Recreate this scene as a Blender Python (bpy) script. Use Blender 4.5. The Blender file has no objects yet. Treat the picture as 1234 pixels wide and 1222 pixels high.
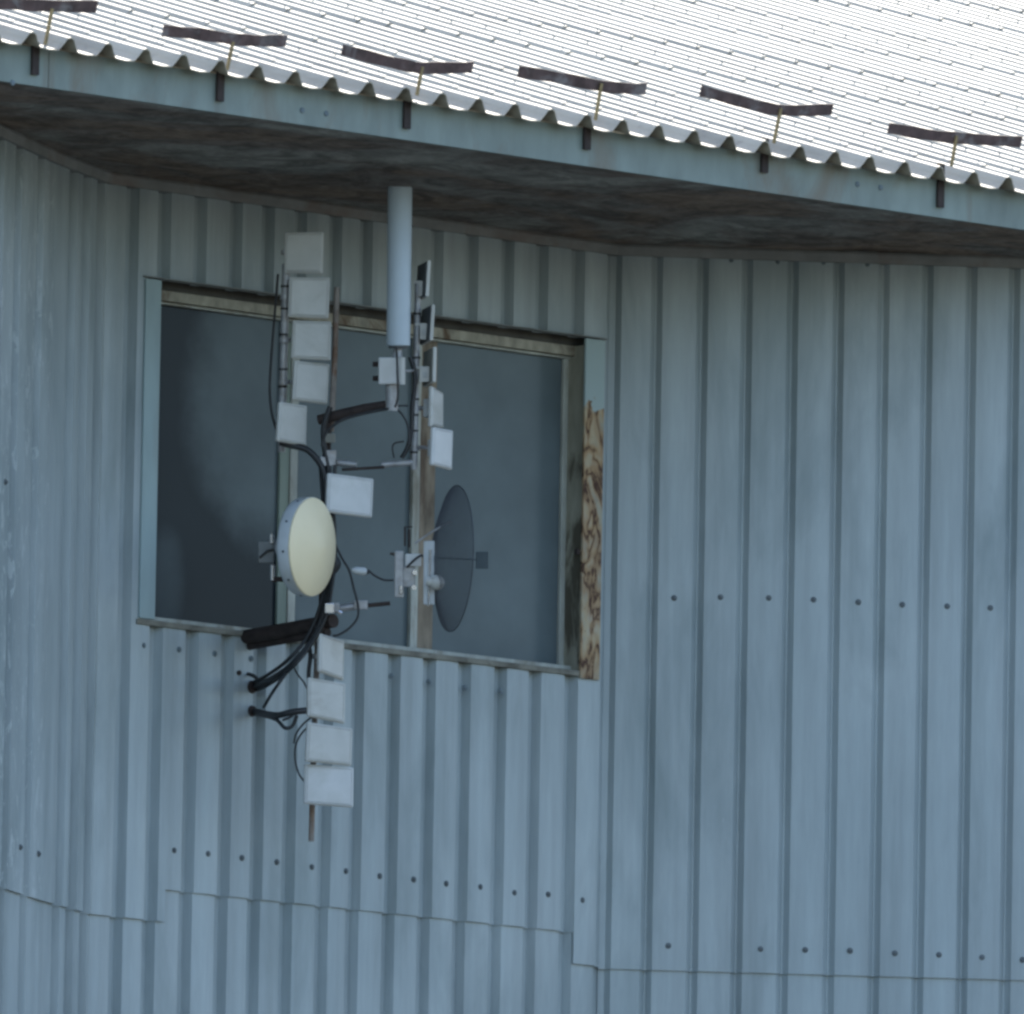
import bpy, math, random
from mathutils import Vector, Matrix
random.seed(7)
rad = math.radians
C = bpy.context.scene.collection
scene = bpy.context.scene

# ------------------------------------------------------------ camera
AZ, EL, ROLL, DIST, PXM = rad(41.8), rad(7.0), rad(1.0), 80.0, 250.0
TGT = Vector((0, 0, 11.4))
Fh = Vector((math.sin(AZ), math.cos(AZ), 0)); Rh = Vector((math.cos(AZ), -math.sin(AZ), 0))
F = Vector((Fh.x*math.cos(EL), Fh.y*math.cos(EL), math.sin(EL)))
U0 = Rh.cross(F)
Rc = (Rh*math.cos(ROLL) + U0*math.sin(ROLL)).normalized()
Uc = (U0*math.cos(ROLL) - Rh*math.sin(ROLL)).normalized()
CAM = TGT - F*DIST
FPX = DIST*PXM
cd = bpy.data.cameras.new('camera'); cam = bpy.data.objects.new('camera', cd); C.objects.link(cam)
cam.matrix_world = Matrix(((Rc.x, Uc.x, -F.x, CAM.x), (Rc.y, Uc.y, -F.y, CAM.y), (Rc.z, Uc.z, -F.z, CAM.z), (0, 0, 0, 1)))
cd.sensor_width = 36; cd.lens = 36*FPX/1234.0
cd.clip_start = 1; cd.clip_end = 3000
scene.camera = cam

# ------------------------------------------------------------ sky, sun, exposure
SUN_EL, SUN_AZ = rad(45), rad(47)          # azimuth from +Y (behind the building) towards +X
w = bpy.data.worlds.new('World'); scene.world = w; w.use_nodes = True
nt = w.node_tree; nt.nodes.clear()
sk = nt.nodes.new('ShaderNodeTexSky'); sk.sky_type = 'NISHITA'; sk.sun_disc = False
sk.sun_elevation = SUN_EL; sk.sun_rotation = SUN_AZ; sk.air_density = 1.0; sk.dust_density = 1.5; sk.ozone_density = 1.0
bg = nt.nodes.new('ShaderNodeBackground'); bg.inputs[1].default_value = 0.15
wo = nt.nodes.new('ShaderNodeOutputWorld')
nt.links.new(sk.outputs[0], bg.inputs[0]); nt.links.new(bg.outputs[0], wo.inputs[0])
sl = bpy.data.lights.new('sun', 'SUN'); sl.energy = 2.7; sl.angle = rad(0.5); sl.color = (1, 0.94, 0.83)
so = bpy.data.objects.new('sun', sl); C.objects.link(so)
sd = Vector((math.sin(SUN_AZ)*math.cos(SUN_EL), math.cos(SUN_AZ)*math.cos(SUN_EL), math.sin(SUN_EL)))
so.rotation_euler = sd.to_track_quat('Z', 'Y').to_euler(); so.location = (0, 20, 40)
scene.view_settings.view_transform = 'Standard'; scene.view_settings.look = 'None'
scene.view_settings.gamma = 1; scene.view_settings.exposure = 1.8
scene.cycles.filter_width = 2.9

# ------------------------------------------------------------ pixel -> world helpers (reference picture 1234 x 1222)
def ray(px, py): return (F*FPX + Rc*(px-617.0) + Uc*(611.0-py)).normalized()
def onplane(px, py, n, c):
    d = ray(px, py); return CAM + d*((c - n.dot(CAM))/n.dot(d))
def UY(px, py, y=0.0): return onplane(px, py, Vector((0, 1, 0)), y)
def UZ(px, py, z): return onplane(px, py, Vector((0, 0, 1)), z)
MAST = UY(392, 650, -0.66)
D0 = (MAST-CAM).dot(F)
def RD(px, py, dd=0.0): return onplane(px, py, F, F.dot(CAM) + D0 + dd)   # rig plane, dd metres behind it

# ------------------------------------------------------------ mesh helpers
class MB:
    def __init__(s): s.v = []; s.f = []; s.m = []; s.mi = 0
    def add(s, vs, fs):
        o = len(s.v); s.v += [tuple(q) for q in vs]
        for f in fs: s.f.append([i+o for i in f]); s.m.append(s.mi)
    def box(s, a, b):
        a, b = Vector(a), Vector(b); c = (a+b)/2; h = (b-a)/2
        s.obox(c, Vector((abs(h.x), 0, 0)), Vector((0, abs(h.y), 0)), Vector((0, 0, abs(h.z))))
    def obox(s, c, x, y, z):
        vs = [c+x*i+y*j+z*k for i in (-1, 1) for j in (-1, 1) for k in (-1, 1)]
        s.add(vs, [(0, 1, 3, 2), (4, 6, 7, 5), (0, 4, 5, 1), (2, 3, 7, 6), (0, 2, 6, 4), (1, 5, 7, 3)])
    def tube(s, pts, r, n=10, cap=True):
        pts = [Vector(p) for p in pts]; rs = r if isinstance(r, (list, tuple)) else [r]*len(pts)
        t0 = (pts[1]-pts[0]).normalized()
        up = Vector((0, 0, 1)) if abs(t0.z) < 0.9 else Vector((1, 0, 0))
        a = t0.cross(up).normalized(); rings = []
        for i, p in enumerate(pts):
            t = (pts[min(i+1, len(pts)-1)]-pts[max(i-1, 0)]).normalized()
            a = (a - t*a.dot(t)).normalized(); b = t.cross(a)
            rings.append([p+(a*math.cos(q*2*math.pi/n)+b*math.sin(q*2*math.pi/n))*rs[i] for q in range(n)])
        vs = [v for r_ in rings for v in r_]; fs = []
        for i in range(len(rings)-1):
            for q in range(n):
                fs.append((i*n+q, i*n+(q+1) % n, (i+1)*n+(q+1) % n, (i+1)*n+q))
        if cap: fs.append(tuple(range(n-1, -1, -1))); fs.append(tuple(range((len(rings)-1)*n, len(rings)*n)))
        s.add(vs, fs)
    def lathe(s, o, ax, prof, n=48):
        ax = ax.normalized(); up = Vector((0, 0, 1)) if abs(ax.z) < 0.9 else Vector((1, 0, 0))
        a = ax.cross(up).normalized(); b = ax.cross(a)
        vs = []; fs = []
        for (h, r) in prof:
            for q in range(n):
                g = q*2*math.pi/n; vs.append(o+ax*h+(a*math.cos(g)+b*math.sin(g))*max(r, 1e-4))
        for i in range(len(prof)-1):
            for q in range(n): fs.append((i*n+q, i*n+(q+1) % n, (i+1)*n+(q+1) % n, (i+1)*n+q))
        s.add(vs, fs)
    def build(s, name, mat, parent=None, smooth=None, bevel=0):
        me = bpy.data.meshes.new(name); o = bpy.data.objects.new(name, me); C.objects.link(o)
        org = Vector((0, 0, 0))
        me.from_pydata(s.v, [], s.f); me.update()
        if not isinstance(mat, (list, tuple)): mat = [mat]
        for m_ in mat: me.materials.append(m_)
        for p, i in zip(me.polygons, s.m): p.material_index = i
        import bmesh
        bm = bmesh.new(); bm.from_mesh(me)
        bmesh.ops.recalc_face_normals(bm, faces=bm.faces)
        if bevel: bmesh.ops.bevel(bm, geom=bm.edges[:], offset=bevel, segments=2, affect='EDGES', profile=0.5)
        bm.to_mesh(me); bm.free()
        if smooth:
            for p in me.polygons: p.use_smooth = True
            try: me.set_sharp_from_angle(angle=rad(smooth))
            except Exception: pass
        # put the object's origin at its own centre
        xs = [v.co for v in me.vertices]
        if xs:
            c = Vector([(min(q[i] for q in xs)+max(q[i] for q in xs))/2 for i in range(3)])
            if parent is None or s.__dict__.get('keep'): pass
            me.transform(Matrix.Translation(-c)); o.location = c
        if parent:
            o.parent = parent
            pw = Vector((0, 0, 0)); q = parent
            while q: pw += q.location; q = q.parent
            o.location = o.location - pw
        return o

def catmull(pts, k=6):
    pts = [Vector(p) for p in pts]; P = [pts[0]]+pts+[pts[-1]]; out = []
    for i in range(1, len(P)-2):
        for j in range(k):
            t = j/k; a, b, c, d = P[i-1], P[i], P[i+1], P[i+2]
            out.append(0.5*((2*b)+(c-a)*t+(2*a-5*b+4*c-d)*t*t+(3*b-a-3*c+d)*t*t*t))
    out.append(P[-2]); return out

def thing(name, label, cat, loc, group=None):
    o = bpy.data.objects.new(name, None); C.objects.link(o); o.location = loc; o.empty_display_size = 0.1
    o['label'] = label; o['category'] = cat
    if group: o['group'] = group
    return o
def tag(o, label, cat, group=None):
    o['label'] = label; o['category'] = cat
    if group: o['group'] = group
    return o

# ------------------------------------------------------------ materials
def s2l(c): return tuple(((x/255.0)/12.92 if x/255.0 <= 0.04045 else ((x/255.0+0.055)/1.055)**2.4) for x in c)
def base(name, rough=0.6, metal=0.0, spec=0.4):
    m = bpy.data.materials.new(name); m.use_nodes = True
    b = m.node_tree.nodes['Principled BSDF']; b.inputs['Roughness'].default_value = rough
    b.inputs['Metallic'].default_value = metal; b.inputs['Specular IOR Level'].default_value = spec
    return m, m.node_tree.nodes, m.node_tree.links, b
def pos(N, L, scale=(1, 1, 1)):
    g = N.new('ShaderNodeNewGeometry'); mp = N.new('ShaderNodeMapping'); mp.inputs['Scale'].default_value = scale
    L.new(g.outputs['Position'], mp.inputs['Vector']); return mp.outputs[0]
def noise(N, L, vec, scale, detail=4, rough=0.55, dist=0.0):
    n = N.new('ShaderNodeTexNoise'); n.inputs['Scale'].default_value = scale; n.inputs['Detail'].default_value = detail
    n.inputs['Roughness'].default_value = rough; n.inputs['Distortion'].default_value = dist
    L.new(vec, n.inputs['Vector']); return n.outputs[0]
def ramp(N, L, fac, stops, interp='LINEAR'):
    r = N.new('ShaderNodeValToRGB'); r.color_ramp.interpolation = interp
    e = r.color_ramp.elements
    while len(e) < len(stops): e.new(0.5)
    for i, (p, c) in enumerate(stops):
        e[i].position = p; e[i].color = (*(c if isinstance(c, (tuple, list)) else (c, c, c)), 1)
    L.new(fac, r.inputs[0]); return r.outputs[0]
def mix(N, L, fac, a, b, mode='MIX'):
    m = N.new('ShaderNodeMix'); m.data_type = 'RGBA'; m.blend_type = mode
    for i, v in ((0, fac), (6, a), (7, b)):
        if hasattr(v, 'is_output') or isinstance(v, bpy.types.NodeSocket): L.new(v, m.inputs[i])
        elif i == 0: m.inputs[0].default_value = v
        else: m.inputs[i].default_value = (*v, 1)
    return m.outputs[2]
def bump(N, L, b, h, strength=0.2, dist=0.01):
    u = N.new('ShaderNodeBump'); u.inputs['Strength'].default_value = strength; u.inputs['Distance'].default_value = dist
    L.new(h, u.inputs['Height']); L.new(u.outputs[0], b.inputs['Normal'])
def simple(name, col, rough=0.55, metal=0.0, var=0.25, scale=18, stretch=(1, 1, 1), bmp=0.0, dirt=None, dirt_amt=0.5, spec=0.4):
    m, N, L, b = base(name, rough, metal, spec)
    v = pos(N, L, stretch); n = noise(N, L, v, scale, 5)
    c = ramp(N, L, n, [(0.3, tuple(x*(1-var) for x in col)), (0.7, tuple(min(1, x*(1+var)) for x in col))])
    if dirt:
        d = ramp(N, L, noise(N, L, v, scale*0.35, 6, 0.65, 0.6), [(0.52, 0.0), (0.66, dirt_amt)])
        c = mix(N, L, d, c, dirt)
    L.new(c, b.inputs['Base Color'])
    if bmp: bump(N, L, b, n, bmp, 0.004)
    return m

def mat_wall(scuff=0.70, amt=0.5):
    m, N, L, b = base('painted_corrugated_steel', 0.42, 0.0, 0.35)
    v = pos(N, L)
    vs = pos(N, L, (1, 1, 0.04))
    c = ramp(N, L, noise(N, L, v, 0.9, 3), [(0.3, (0.252, 0.302, 0.315)), (0.7, (0.305, 0.355, 0.366))])
    streak = ramp(N, L, noise(N, L, vs, 9, 5, 0.6), [(0.3, 0.80), (0.6, 1.0), (0.8, 1.08)])
    c = mix(N, L, 1.0, c, streak, 'MULTIPLY')
    fine = ramp(N, L, noise(N, L, pos(N, L, (1, 1, 0.12)), 45, 4, 0.7), [(0.25, 0.93), (0.75, 1.05)])
    c = mix(N, L, 1.0, c, fine, 'MULTIPLY')
    grime = ramp(N, L, noise(N, L, pos(N, L, (1, 1, 0.25)), 2.6, 6, 0.6, 0.5), [(0.48, 0.0), (0.72, 0.6)])
    c = mix(N, L, grime, c, (0.120, 0.160, 0.165))
    chips = ramp(N, L, noise(N, L, pos(N, L, (1, 1, 0.3)), 22, 6, 0.7, 1.0), [(scuff, 0.0), (scuff+0.04, amt)])
    c = mix(N, L, chips, c, (0.37, 0.42, 0.43))
    L.new(c, b.inputs['Base Color'])
    bump(N, L, b, noise(N, L, pos(N, L, (1, 1, 0.35)), 2.6, 4), 0.5, 0.025)
    return m
def mat_roof():
    m, N, L, b = base('weathered_roof_sheet', 0.62, 0.0, 0.35)
    # streaks run up the slope (the Y axis)
    v = pos(N, L, (1, 0.15, 1))
    c = ramp(N, L, noise(N, L, v, 3.2, 6, 0.6, 0.3), [(0.3, (0.25, 0.226, 0.178)), (0.5, (0.34, 0.308, 0.243)), (0.75, (0.395, 0.36, 0.285))])
    sp = ramp(N, L, noise(N, L, pos(N, L), 14, 6, 0.7), [(0.57, 0.0), (0.70, 0.55)])
    c = mix(N, L, sp, c, (0.20, 0.175, 0.145))
    L.new(c, b.inputs['Base Color']); bump(N, L, b, noise(N, L, pos(N, L), 30, 4), 0.2, 0.004)
    return m
def mat_soffit():
    m, N, L, b = base('stained_soffit_board', 0.85, 0.0, 0.1)
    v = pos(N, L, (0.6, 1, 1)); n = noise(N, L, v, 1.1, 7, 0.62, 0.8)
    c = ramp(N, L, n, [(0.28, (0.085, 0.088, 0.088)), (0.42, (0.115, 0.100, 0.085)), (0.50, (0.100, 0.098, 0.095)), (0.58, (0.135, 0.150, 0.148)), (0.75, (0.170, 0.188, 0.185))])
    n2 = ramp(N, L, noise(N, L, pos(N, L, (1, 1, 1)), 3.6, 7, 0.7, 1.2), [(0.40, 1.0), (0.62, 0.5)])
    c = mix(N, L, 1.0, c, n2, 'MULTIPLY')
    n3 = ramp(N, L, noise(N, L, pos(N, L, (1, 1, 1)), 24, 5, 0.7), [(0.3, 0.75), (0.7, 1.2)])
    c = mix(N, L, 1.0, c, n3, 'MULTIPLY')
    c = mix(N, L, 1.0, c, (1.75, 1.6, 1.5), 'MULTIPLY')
    L.new(c, b.inputs['Base Color']); bump(N, L, b, noise(N, L, v, 8, 6), 0.5, 0.02)
    return m
def mat_rust(zpaint):
    m, N, L, b = base('peeling_flashing_paint', 0.8, 0.0, 0.2)
    v = pos(N, L, (1, 1, 0.42)); n = noise(N, L, v, 11, 2.5, 0.5, 0.8)
    under = ramp(N, L, noise(N, L, pos(N, L), 9, 4), [(0.35, (0.25, 0.26, 0.22)), (0.55, (0.34, 0.29, 0.195)), (0.7, (0.32, 0.32, 0.27))])
    halo = ramp(N, L, n, [(0.36, 0.0), (0.46, 0.75), (0.55, 0.75), (0.66, 0.0)])
    rust = mix(N, L, halo, under, (0.24, 0.145, 0.070))
    line = ramp(N, L, n, [(0.455, 0.0), (0.485, 1.0), (0.515, 1.0), (0.55, 0.0)])
    brk = ramp(N, L, noise(N, L, pos(N, L), 26, 4, 0.7), [(0.36, 0.25), (0.55, 1.0)])
    line = mix(N, L, 1.0, line, brk, 'MULTIPLY')
    rust = mix(N, L, line, rust, (0.060, 0.034, 0.025))
    spots = ramp(N, L, noise(N, L, pos(N, L), 34, 5, 0.7), [(0.60, 0.0), (0.70, 0.8)])
    rust = mix(N, L, spots, rust, (0.10, 0.055, 0.035))
    g = N.new('ShaderNodeNewGeometry'); sx = N.new('ShaderNodeSeparateXYZ'); L.new(g.outputs['Position'], sx.inputs[0])
    mr = N.new('ShaderNodeMath'); mr.operation = 'MULTIPLY_ADD'; L.new(noise(N, L, pos(N, L), 20, 4), mr.inputs[0])
    mr.inputs[1].default_value = 0.34; L.new(sx.outputs[2], mr.inputs[2])
    f = N.new('ShaderNodeMapRange'); f.inputs[1].default_value = zpaint+0.16; f.inputs[2].default_value = zpaint+0.19
    L.new(mr.outputs[0], f.inputs[0])
    c = mix(N, L, f.outputs[0], rust, (0.27, 0.34, 0.34))
    L.new(c, b.inputs['Base Color']); bump(N, L, b, n, 0.5, 0.006)
    return m
def mat_glass(mask=None):
    """dusty old window glass; mask = [(x, z, rx, rz)] : reflection painted into the colour, pale_tone inside, dark elsewhere"""
    m, N, L, b = base('dusty_glass_painted_reflection', 0.2, 0.0, 0.10)
    pale_tone, dark = (0.093, 0.120, 0.130), (0.014, 0.021, 0.026)
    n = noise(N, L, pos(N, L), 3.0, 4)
    fc = ramp(N, L, n, [(0.3, tuple(x*0.86 for x in pale_tone)), (0.7, tuple(x*1.12 for x in pale_tone))])
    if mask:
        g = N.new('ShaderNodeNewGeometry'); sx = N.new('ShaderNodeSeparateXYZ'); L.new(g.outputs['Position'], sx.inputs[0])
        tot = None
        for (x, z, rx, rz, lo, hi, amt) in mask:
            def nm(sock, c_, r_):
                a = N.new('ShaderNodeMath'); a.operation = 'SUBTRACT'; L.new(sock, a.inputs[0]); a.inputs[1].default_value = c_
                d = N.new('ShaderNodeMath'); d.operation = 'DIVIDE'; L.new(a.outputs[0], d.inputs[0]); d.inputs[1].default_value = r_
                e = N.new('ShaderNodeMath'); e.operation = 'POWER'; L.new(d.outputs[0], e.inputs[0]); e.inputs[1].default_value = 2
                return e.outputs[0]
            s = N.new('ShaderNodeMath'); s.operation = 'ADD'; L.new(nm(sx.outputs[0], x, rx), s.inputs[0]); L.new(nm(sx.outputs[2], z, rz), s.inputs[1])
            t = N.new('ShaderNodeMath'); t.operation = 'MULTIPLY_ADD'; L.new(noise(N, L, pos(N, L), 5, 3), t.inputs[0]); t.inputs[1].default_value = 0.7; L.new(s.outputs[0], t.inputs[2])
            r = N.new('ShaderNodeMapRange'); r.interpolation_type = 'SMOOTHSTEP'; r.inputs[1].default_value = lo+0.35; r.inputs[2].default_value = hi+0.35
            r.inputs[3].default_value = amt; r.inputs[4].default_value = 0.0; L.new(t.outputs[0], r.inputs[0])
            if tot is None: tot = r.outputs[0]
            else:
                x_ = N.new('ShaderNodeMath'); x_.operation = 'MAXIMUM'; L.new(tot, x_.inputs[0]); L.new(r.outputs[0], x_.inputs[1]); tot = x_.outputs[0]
        fc = mix(N, L, tot, dark, fc)  # left pane's reflection painted into the glass colour as pale and dark zones
    L.new(fc, b.inputs['Base Color'])
    bump(N, L, b, noise(N, L, pos(N, L), 1.2, 2), 0.08, 0.02)
    return m

M = {}
M['wall'] = mat_wall(); M['wallworn'] = mat_wall(0.56, 0.75); M['roof'] = mat_roof(); M['soffit'] = mat_soffit()
M['fascia'] = simple('pale_green_fascia_paint', (0.155, 0.192, 0.175), 0.6, var=0.2, scale=7, stretch=(1, 1, 0.35), dirt=(0.13, 0.11, 0.08), dirt_amt=0.75)
M['trim'] = simple('grey_trim_paint', (0.17, 0.18, 0.175), 0.7, var=0.2, scale=6, dirt=(0.12, 0.08, 0.06))
M['flash'] = simple('pale_blue_flashing_paint', (0.235, 0.315, 0.325), 0.55, var=0.15, scale=6, stretch=(1, 1, 0.2), dirt=(0.2, 0.2, 0.17))
M['frame'] = simple('aged_cream_frame_paint', (0.25, 0.24, 0.19), 0.7, var=0.35, scale=16, stretch=(1, 1, 0.6), dirt=(0.085, 0.055, 0.03), dirt_amt=1.0, bmp=0.3)
M['framew'] = simple('grey_white_frame_paint', (0.31, 0.33, 0.30), 0.65, var=0.25, scale=14, stretch=(1, 1, 0.3), dirt=(0.14, 0.12, 0.08), dirt_amt=0.8)
M['sill'] = simple('dirty_grey_sill', (0.15, 0.15, 0.125), 0.8, var=0.35, scale=14, dirt=(0.05, 0.045, 0.035), dirt_amt=0.9, bmp=0.3)
def mat_reveal():
    m, N, L, b = base('mouldy_reveal_board', 0.8, 0.0, 0.2)
    c = ramp(N, L, noise(N, L, pos(N, L, (1, 1, 0.3)), 15, 5, 0.6), [(0.3, (0.19, 0.185, 0.145)), (0.7, (0.29, 0.29, 0.235))])
    d = ramp(N, L, noise(N, L, pos(N, L, (1, 1, 0.35)), 5.5, 5, 0.6, 0.5), [(0.53, 0.0), (0.61, 0.85)])
    c = mix(N, L, d, c, (0.055, 0.048, 0.034))
    L.new(c, b.inputs['Base Color']); return m
M['reveal'] = mat_reveal()
M['gap'] = simple('shade_dark_head_board', (0.045, 0.043, 0.036), 0.85, var=0.4, scale=8)  # dark colour paints in the shaded gap above the top frame
M['mullg'] = simple('green_grey_mullion_paint', (0.16, 0.20, 0.17), 0.7, var=0.2, scale=9, stretch=(1, 1, 0.2))
M['mullr'] = simple('rusty_mullion', (0.17, 0.145, 0.11), 0.85, var=0.5, scale=16, stretch=(1, 1, 0.3), dirt=(0.07, 0.045, 0.03), dirt_amt=1.0, bmp=0.5)
M['darksteel'] = simple('dark_rusty_steel', (0.028, 0.020, 0.018), 0.8, var=0.4, scale=20)
M['steel'] = simple('galvanised_steel', (0.27, 0.28, 0.29), 0.45, 0.35, var=0.2, scale=25, dirt=(0.16, 0.13, 0.10))
M['rustpipe'] = simple('rust_stained_pipe', (0.20, 0.18, 0.16), 0.7, 0.2, var=0.25, scale=15, dirt=(0.13, 0.075, 0.045), dirt_amt=0.9)
M['chrome'] = simple('bright_clamp_steel', (0.55, 0.56, 0.57), 0.25, 0.8, var=0.1, scale=30)
M['rubber'] = simple('black_cable_rubber', (0.014, 0.016, 0.018), 0.55, var=0.3, scale=30)
M['tie'] = simple('black_cable_tie', (0.02, 0.02, 0.02), 0.5, var=0.1, scale=30)
M['white'] = simple('off_white_radome_plastic', (0.385, 0.395, 0.375), 0.5, var=0.08, scale=9, dirt=(0.28, 0.28, 0.25), dirt_amt=0.6)
M['whiteb'] = simple('cool_white_radome_plastic', (0.43, 0.445, 0.44), 0.5, var=0.06, scale=9, dirt=(0.33, 0.34, 0.32), dirt_amt=0.55)
M['seam'] = simple('radome_edge_seam', (0.31, 0.33, 0.325), 0.6, var=0.1)
M['back'] = simple('dark_back_plate', (0.05, 0.056, 0.06), 0.6, var=0.2)
M['backl'] = simple('grey_back_plate', (0.16, 0.165, 0.145), 0.6, var=0.2)
M['omni'] = simple('pale_grey_tube_fibreglass', (0.34, 0.405, 0.45), 0.45, var=0.05, scale=5)
M['cream'] = simple('yellowed_radome_cover', (0.62, 0.55, 0.37), 0.5, var=0.05, scale=4)
M['drum'] = simple('grey_antenna_shroud', (0.40, 0.44, 0.46), 0.5, var=0.08, scale=8, dirt=(0.3, 0.3, 0.25))
M['mesh'] = simple('dark_wire_grid', (0.035, 0.042, 0.052), 0.6, 0.2, var=0.1)
M['feed'] = simple('grey_feed_plastic', (0.035, 0.052, 0.060), 0.6, var=0.1)
M['stem'] = simple('ochre_rusted_rod', (0.22, 0.17, 0.085), 0.8, var=0.3, scale=20)
M['guard'] = simple('rusted_snow_guard_strip', (0.075, 0.050, 0.048), 0.7, 0.2, var=0.4, scale=16, dirt=(0.19, 0.18, 0.18), dirt_amt=0.8, bmp=0.4)
M['screw'] = simple('dark_screw_head', (0.085, 0.10, 0.108), 0.6, 0.3, var=0.2, scale=30)
M['washer'] = simple('grime_round_screw', (0.10, 0.13, 0.145), 0.7, var=0.2, scale=40)
M['render'] = simple('grey_wall_panel', (0.3, 0.32, 0.33), 0.8, var=0.15, scale=2)

def mat_ground():
    m, N, L, b = base('dry_grass_and_gravel', 0.95, 0.0, 0.1)
    c = ramp(N, L, noise(N, L, pos(N, L), 0.25, 8, 0.6), [(0.35, (0.06, 0.065, 0.05)), (0.5, (0.10, 0.10, 0.085)), (0.65, (0.17, 0.155, 0.14))])
    L.new(c, b.inputs['Base Color']); return m

# ------------------------------------------------------------ ground
g = MB(); g.add([(-1500, -1500, 0), (1500, -1500, 0), (1500, 1500, 0), (-1500, 1500, 0)], [(0, 1, 2, 3)])
gd = g.build('ground', mat_ground()); gd['kind'] = 'structure'

# ------------------------------------------------------------ building
ZS = UY(442, 252.5).z                       # soffit level
CL = UY(128, 212); CR = UY(741, 291.5)      # the two inside corners of the recessed wall
XL, XR = CL.x, CR.x
PL1 = UZ(66, 184, ZS); PL2 = UZ(0, 153, ZS)
dl = (PL2-PL1); PL3 = PL2 + dl*1.6
PR2 = UZ(1234, 309.5, ZS); CR0 = UZ(741, 291.5, ZS); PR3 = CR0 + (PR2-CR0)*1.55
YF = UZ(617, 185, ZS).y                     # fascia face
XE0, XE1 = -5.5, 13.0
bld = thing('corrugated_building', 'blue grey corrugated metal building with recessed wall and overhanging white corrugated roof', 'building', (0, 0, 0))

def v2(p): return Vector((p.x, p.y, 0))
# a facet = straight wall run from A to B (going right in the picture); outward normal to the viewer's side
class Facet:
    def __init__(s, A, B):
        s.A, s.B = v2(A), v2(B); s.d = (s.B-s.A).normalized(); s.len = (s.B-s.A).length
        s.n = Vector((s.d.y, -s.d.x, 0)); s.c = s.n.dot(s.A)
    def hit(s, px, py): return onplane(px, py, s.n, s.c)
    def s_at(s, px, py=1010): return s.d.dot(v2(s.hit(px, py))-s.A)
    def pt(s, t, off, z): q = s.A+s.d*t+s.n*off; return Vector((q.x, q.y, z))
fl2 = Facet(PL3, PL1); fl1 = Facet(PL1, Vector((XL, 0, 0))); fm = Facet(Vector((XL, 0, 0)), Vector((XR, 0, 0))); fr = Facet(Vector((XR, 0, 0)), PR3)

DEPTH = 0.042
def profile(f, valleys, wv, wf, stiff=True, vin=0, vout=0, D=None):
    """list of (s, offset) : crests at 0, valleys at -DEPTH"""
    D = D or DEPTH
    pts = [(0.0, 0.0)] if not vin else [(0.0, -D), (vin, -D), (vin+wf, 0.0)]
    for c in sorted(valleys):
        a = [(c-wv/2-wf, 0.0), (c-wv/2, -D), (c+wv/2, -D), (c+wv/2+wf, 0.0)]
        if a[0][0] < pts[-1][0]+0.004 or a[-1][0] > f.len-0.004-(vout+wf if vout else 0): continue
        pts += a
    pts += [(f.len, 0.0)] if not vout else [(f.len-vout-wf, 0.0), (f.len-vout, -D), (f.len, -D)]
    out = []
    for (a, b) in zip(pts, pts[1:]):
        out.append(a)
        if stiff and b[0]-a[0] > 0.09 and a[1] == b[1] == 0:
            for q_ in (0.12, 0.3, 0.5, 0.7, 0.88): out.append((a[0]+(b[0]-a[0])*q_, 0.0045*(1-(2*q_-1)**2)))
    out.append(pts[-1]); return out
def interp(pr, s):
    if s <= pr[0][0]: return pr[0][1]
    for (a, b) in zip(pr, pr[1:]):
        if a[0] <= s <= b[0]: return a[1]+(b[1]-a[1])*(s-a[0])/max(1e-9, b[0]-a[0])
    return pr[-1][1]
def sheet(mb, f, pr, s0, s1, z0, z1, off, holes=(), th=0.004, wob=0.0):
    if s0 == 0 and f is not fl2: s0 = -0.020
    if s1 == f.len and f is not fr: s1 = f.len+0.020
    cuts = sorted(set([s0, s1]+[p[0] for p in pr if s0 < p[0] < s1]+[h[i] for h in holes for i in (0, 1) if s0 < h[i] < s1]))
    zs = sorted(set([z0, z1]+[h[i] for h in holes for i in (2, 3) if z0 < h[i] < z1]))
    rows = []
    for z in zs:
        fr_, bk = [], []
        for s in cuts:
            wv_ = wob*math.sin(s*23.0+z*3) * (1 if z == z0 else 0)
            o = interp(pr, s)+off
            fr_.append(f.pt(s, o+wv_, z)); bk.append(f.pt(s, o-th+wv_, z))
        rows.append((fr_, bk))
    n = len(cuts); vs = [v for r in rows for side in r for v in side]; fs = []
    idx = lambda r, side, i: (r*2+side)*n+i
    for r in range(len(zs)-1):
        for i in range(n-1):
            sm, zm = (cuts[i]+cuts[i+1])/2, (zs[r]+zs[r+1])/2
            if any(h[0] < sm < h[1] and h[2] < zm < h[3] for h in holes): continue
            fs.append((idx(r, 0, i), idx(r, 0, i+1), idx(r+1, 0, i+1), idx(r+1, 0, i)))
            fs.append((idx(r, 1, i), idx(r+1, 1, i), idx(r+1, 1, i+1), idx(r, 1, i+1)))
            if r == 0: fs.append((idx(0, 0, i), idx(0, 1, i), idx(0, 1, i+1), idx(0, 0, i+1)))
    for r in range(len(zs)-1):
        if any(h[0] <= s0 < h[1] and h[2] < (zs[r]+zs[r+1])/2 < h[3] for h in holes): continue
        fs.append((idx(r, 0, 0), idx(r+1, 0, 0), idx(r+1, 1, 0), idx(r, 1, 0)))
    for r in range(len(zs)-1):
        if any(h[0] < s1 <= h[1] and h[2] < (zs[r]+zs[r+1])/2 < h[3] for h in holes): continue
        fs.append((idx(r, 0, n-1), idx(r, 1, n-1), idx(r+1, 1, n-1), idx(r+1, 0, n-1)))
    mb.add(vs, fs)

WV, WF = 0.040, 0.022
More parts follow.
